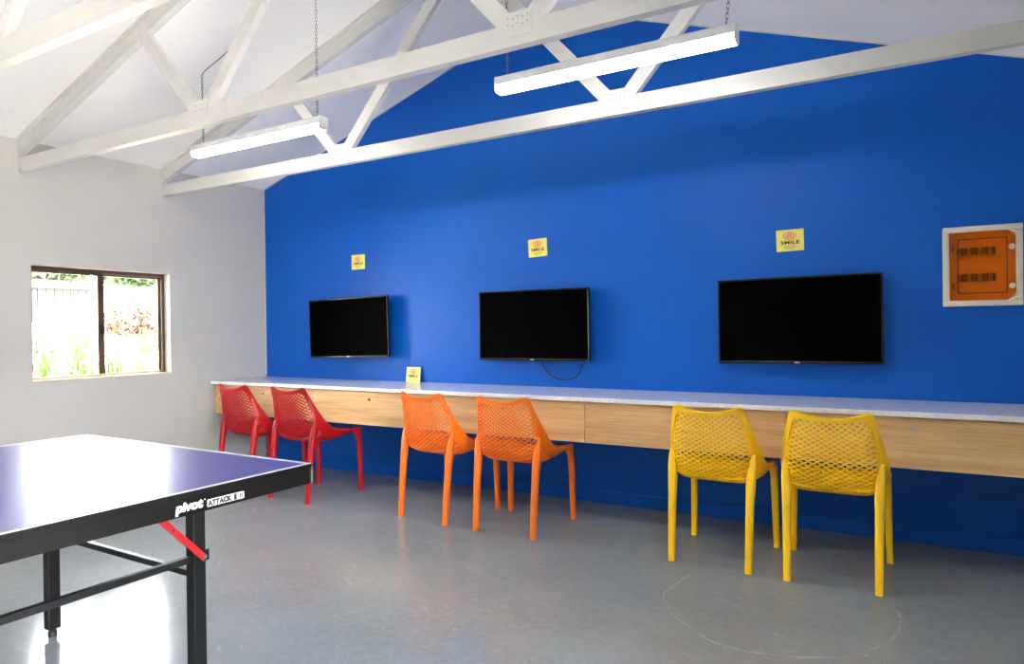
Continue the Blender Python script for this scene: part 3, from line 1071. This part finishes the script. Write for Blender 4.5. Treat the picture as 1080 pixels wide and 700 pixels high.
fn = tag(obj('sky_block_palings', None, None, (XW + 7.0, -4.5, -0.13)), 'unseen dark timber palings added to block low sky light from the doorway', 'fence', None, 'structure')  # unseen palings added to keep low sky light off the left wall
pal = MB().box(-0.012, 0.012, 0.003, 0.147, 0.0, 2.5, 0.003).mesh('paling', 'dark_timber')
for q in range(80):
    obj('paling', pal, fn, (0, -6 + q * 0.15, 0))


def leaf_blade(b, base, ang, L, w, lean):
    n = 5
    d = Vector((math.cos(ang), math.sin(ang), 0))
    s_ = Vector((-d.y, d.x, 0))
    prev = None
    vs_ = []
    for i in range(n + 1):
        q = i / n
        p = base + d * (lean * q * q * L) + Vector((0, 0, L * (q - 0.38 * lean * q ** 3)))
        ww = w * (1 - q) ** 0.6 * (0.7 + 0.5 * q)
        vs_ += [p - s_ * ww, p + s_ * ww + Vector((0, 0, 0.002))]
    b.add(vs_, [(2 * i, 2 * i + 1, 2 * i + 3, 2 * i + 2) for i in range(n)])


def strap_plant(x, y, hgt, label, n=46):
    z = ground_z(x, y) - 0.03
    b = MB()
    for i in range(n):
        a = random.uniform(0, 2 * PI)
        leaf_blade(b, Vector((random.gauss(0, 0.06), random.gauss(0, 0.06), 0)), a, hgt * random.uniform(0.65, 1.1), random.uniform(0.010, 0.018), random.uniform(0.2, 0.75))
    o_ = b.build('strap_leaf_plant', 'strap_leaf_green', None, 0, (x, y, z))
    tag(o_, label, 'plant', 'strap-leaved plants outside the window')


for x, y, hg, lb in ((-2.05, -1.02, 0.42, 'green strap-leaved plant in the bottom left corner of the window'),
                     (-2.10, -0.62, 0.46, 'green strap-leaved plant below the middle of the left window pane'),
                     (-2.55, -0.74, 0.46, 'green strap-leaved plant farther back, below the shed door'),
                     (-2.20, -0.24, 0.42, 'green strap-leaved plant just left of the window mullion'),
                     (-2.75, -0.30, 0.44, 'green strap-leaved plant behind the others, below the shed wall'),
                     (-2.30, 0.12, 0.30, 'short green strap-leaved plant at the bottom of the right window pane'),
                     (-3.60, 1.02, 0.46, 'green strap-leaved plant at the foot of the rust-leaved shrubs')):
    strap_plant(x, y, hg, lb)


def leaf_cloud(b, c_, rad, n, size):
    for i in range(n):
        while True:
            d = Vector((random.uniform(-1, 1), random.uniform(-1, 1), random.uniform(-1, 1)))
            if 0.25 < d.length < 1:
                break
        p = Vector(c_) + Vector((d.x * rad[0], d.y * rad[1], d.z * rad[2]))
        q = Quaternion(Vector((random.gauss(0, 1), random.gauss(0, 1), random.gauss(0, 1))).normalized(), random.uniform(0, 6.28))
        s_ = size * random.uniform(0.6, 1.3)
        vs_ = [p + q @ Vector(k_) * s_ for k_ in ((-1, 0, 0), (0, -0.5, 0.1), (1, 0, 0), (0, 0.5, 0.1))]
        b.add(vs_, [(0, 1, 2), (0, 2, 3)])


def shrub(x, y, rad, label, n, mat, size, zc_):
    gz = ground_z(x, y)
    t_ = thing('rust_leaf_shrub', label, 'shrub', (x, y, gz - 0.02), group='rust-leaved shrubs outside the window')
    b = MB()
    leaf_cloud(b, (0, 0, zc_ - gz), rad, n, size)
    tag(b.build('foliage', mat, t_), None, None, None, 'stuff')
    b = MB()
    for a in range(5):
        an = a * 1.25
        b.tube([(0, 0, 0), (0.1 * math.cos(an), 0.1 * math.sin(an), 0.25), (0.3 * rad[0] * math.cos(an), 0.3 * rad[1] * math.sin(an), zc_ - gz)], [0.022, 0.016, 0.006], 5)
    b.build('stem', 'bark', t_)


shrub(-6.0, 1.95, (0.4, 0.30, 0.24), 'low rust-leaved shrub beside the window mullion', 900, 'rust_leaf', 0.045, 1.42)
shrub(-6.1, 2.46, (0.4, 0.34, 0.38), 'tall rust-leaved shrub in the middle of the right window pane', 1300, 'rust_leaf', 0.045, 1.46)
shrub(-5.9, 2.98, (0.4, 0.34, 0.40), 'rust-leaved shrub at the right edge of the window', 1200, 'rust_leaf', 0.045, 1.38)

# shed beyond the garden
t = thing('garden_shed', 'pale grey shed with a metal roof beyond the garden', 'shed', (-14.0, 5.0, 0.9))
MB().box(-2.2, 0.0, -3.0, 0.95, -1.03, 1.62).build('wall', 'shed_wall_paint', t)
b = MB()
b.prism([(0.35, 1.58), (-2.6, 1.88), (-2.6, 1.94), (0.35, 1.64)], lambda u, v_, w_: (u, w_, v_), -3.3, 1.2)
rf = b.build('roof', 'shed_roof_metal', t)
MB().tube([(0.38, -3.3, 1.57), (0.38, 1.2, 1.57)], 0.05, 8).build('gutter', 'shed_roof_metal', rf)
MB().box(0.001, 0.03, -1.35, -0.52, 0.0, 1.50).build('door', 'shed_door_navy', t)
for q in range(7):
    MB().box(0.001, 0.018, -0.48 + q * 0.2, -0.48 + q * 0.2 + 0.19, 0.0, 1.56).build('cladding_board', 'shed_wall_paint', t)


def tree(x, y, h_, rad, label, n=1500):
    t_ = thing('leafy_tree', label, 'tree', (x, y, -0.13), group='trees beyond the shed')
    MB().tube([(0, 0, 0), (0.1, 0.05, h_ * 0.4), (0.0, 0.1, h_ * 0.8)], [0.22, 0.17, 0.08], 8).build('trunk', 'bark', t_)
    b = MB()
    leaf_cloud(b, (0, 0, h_), rad, n, 0.22)
    tag(b.build('crown', 'tree_leaf', t_), None, None, None, 'stuff')


tree(-21, 8.0, 3.9, (1.6, 1.6, 0.75), 'green tree over the shed roof, seen through the left pane')
tree(-21, 11.4, 3.9, (1.6, 1.6, 0.7), 'green tree behind the window mullion, right of the shed')
tree(-22, 14.9, 3.9, (1.6, 1.6, 0.75), 'green tree beyond the rust-leaved shrubs, through the right pane')
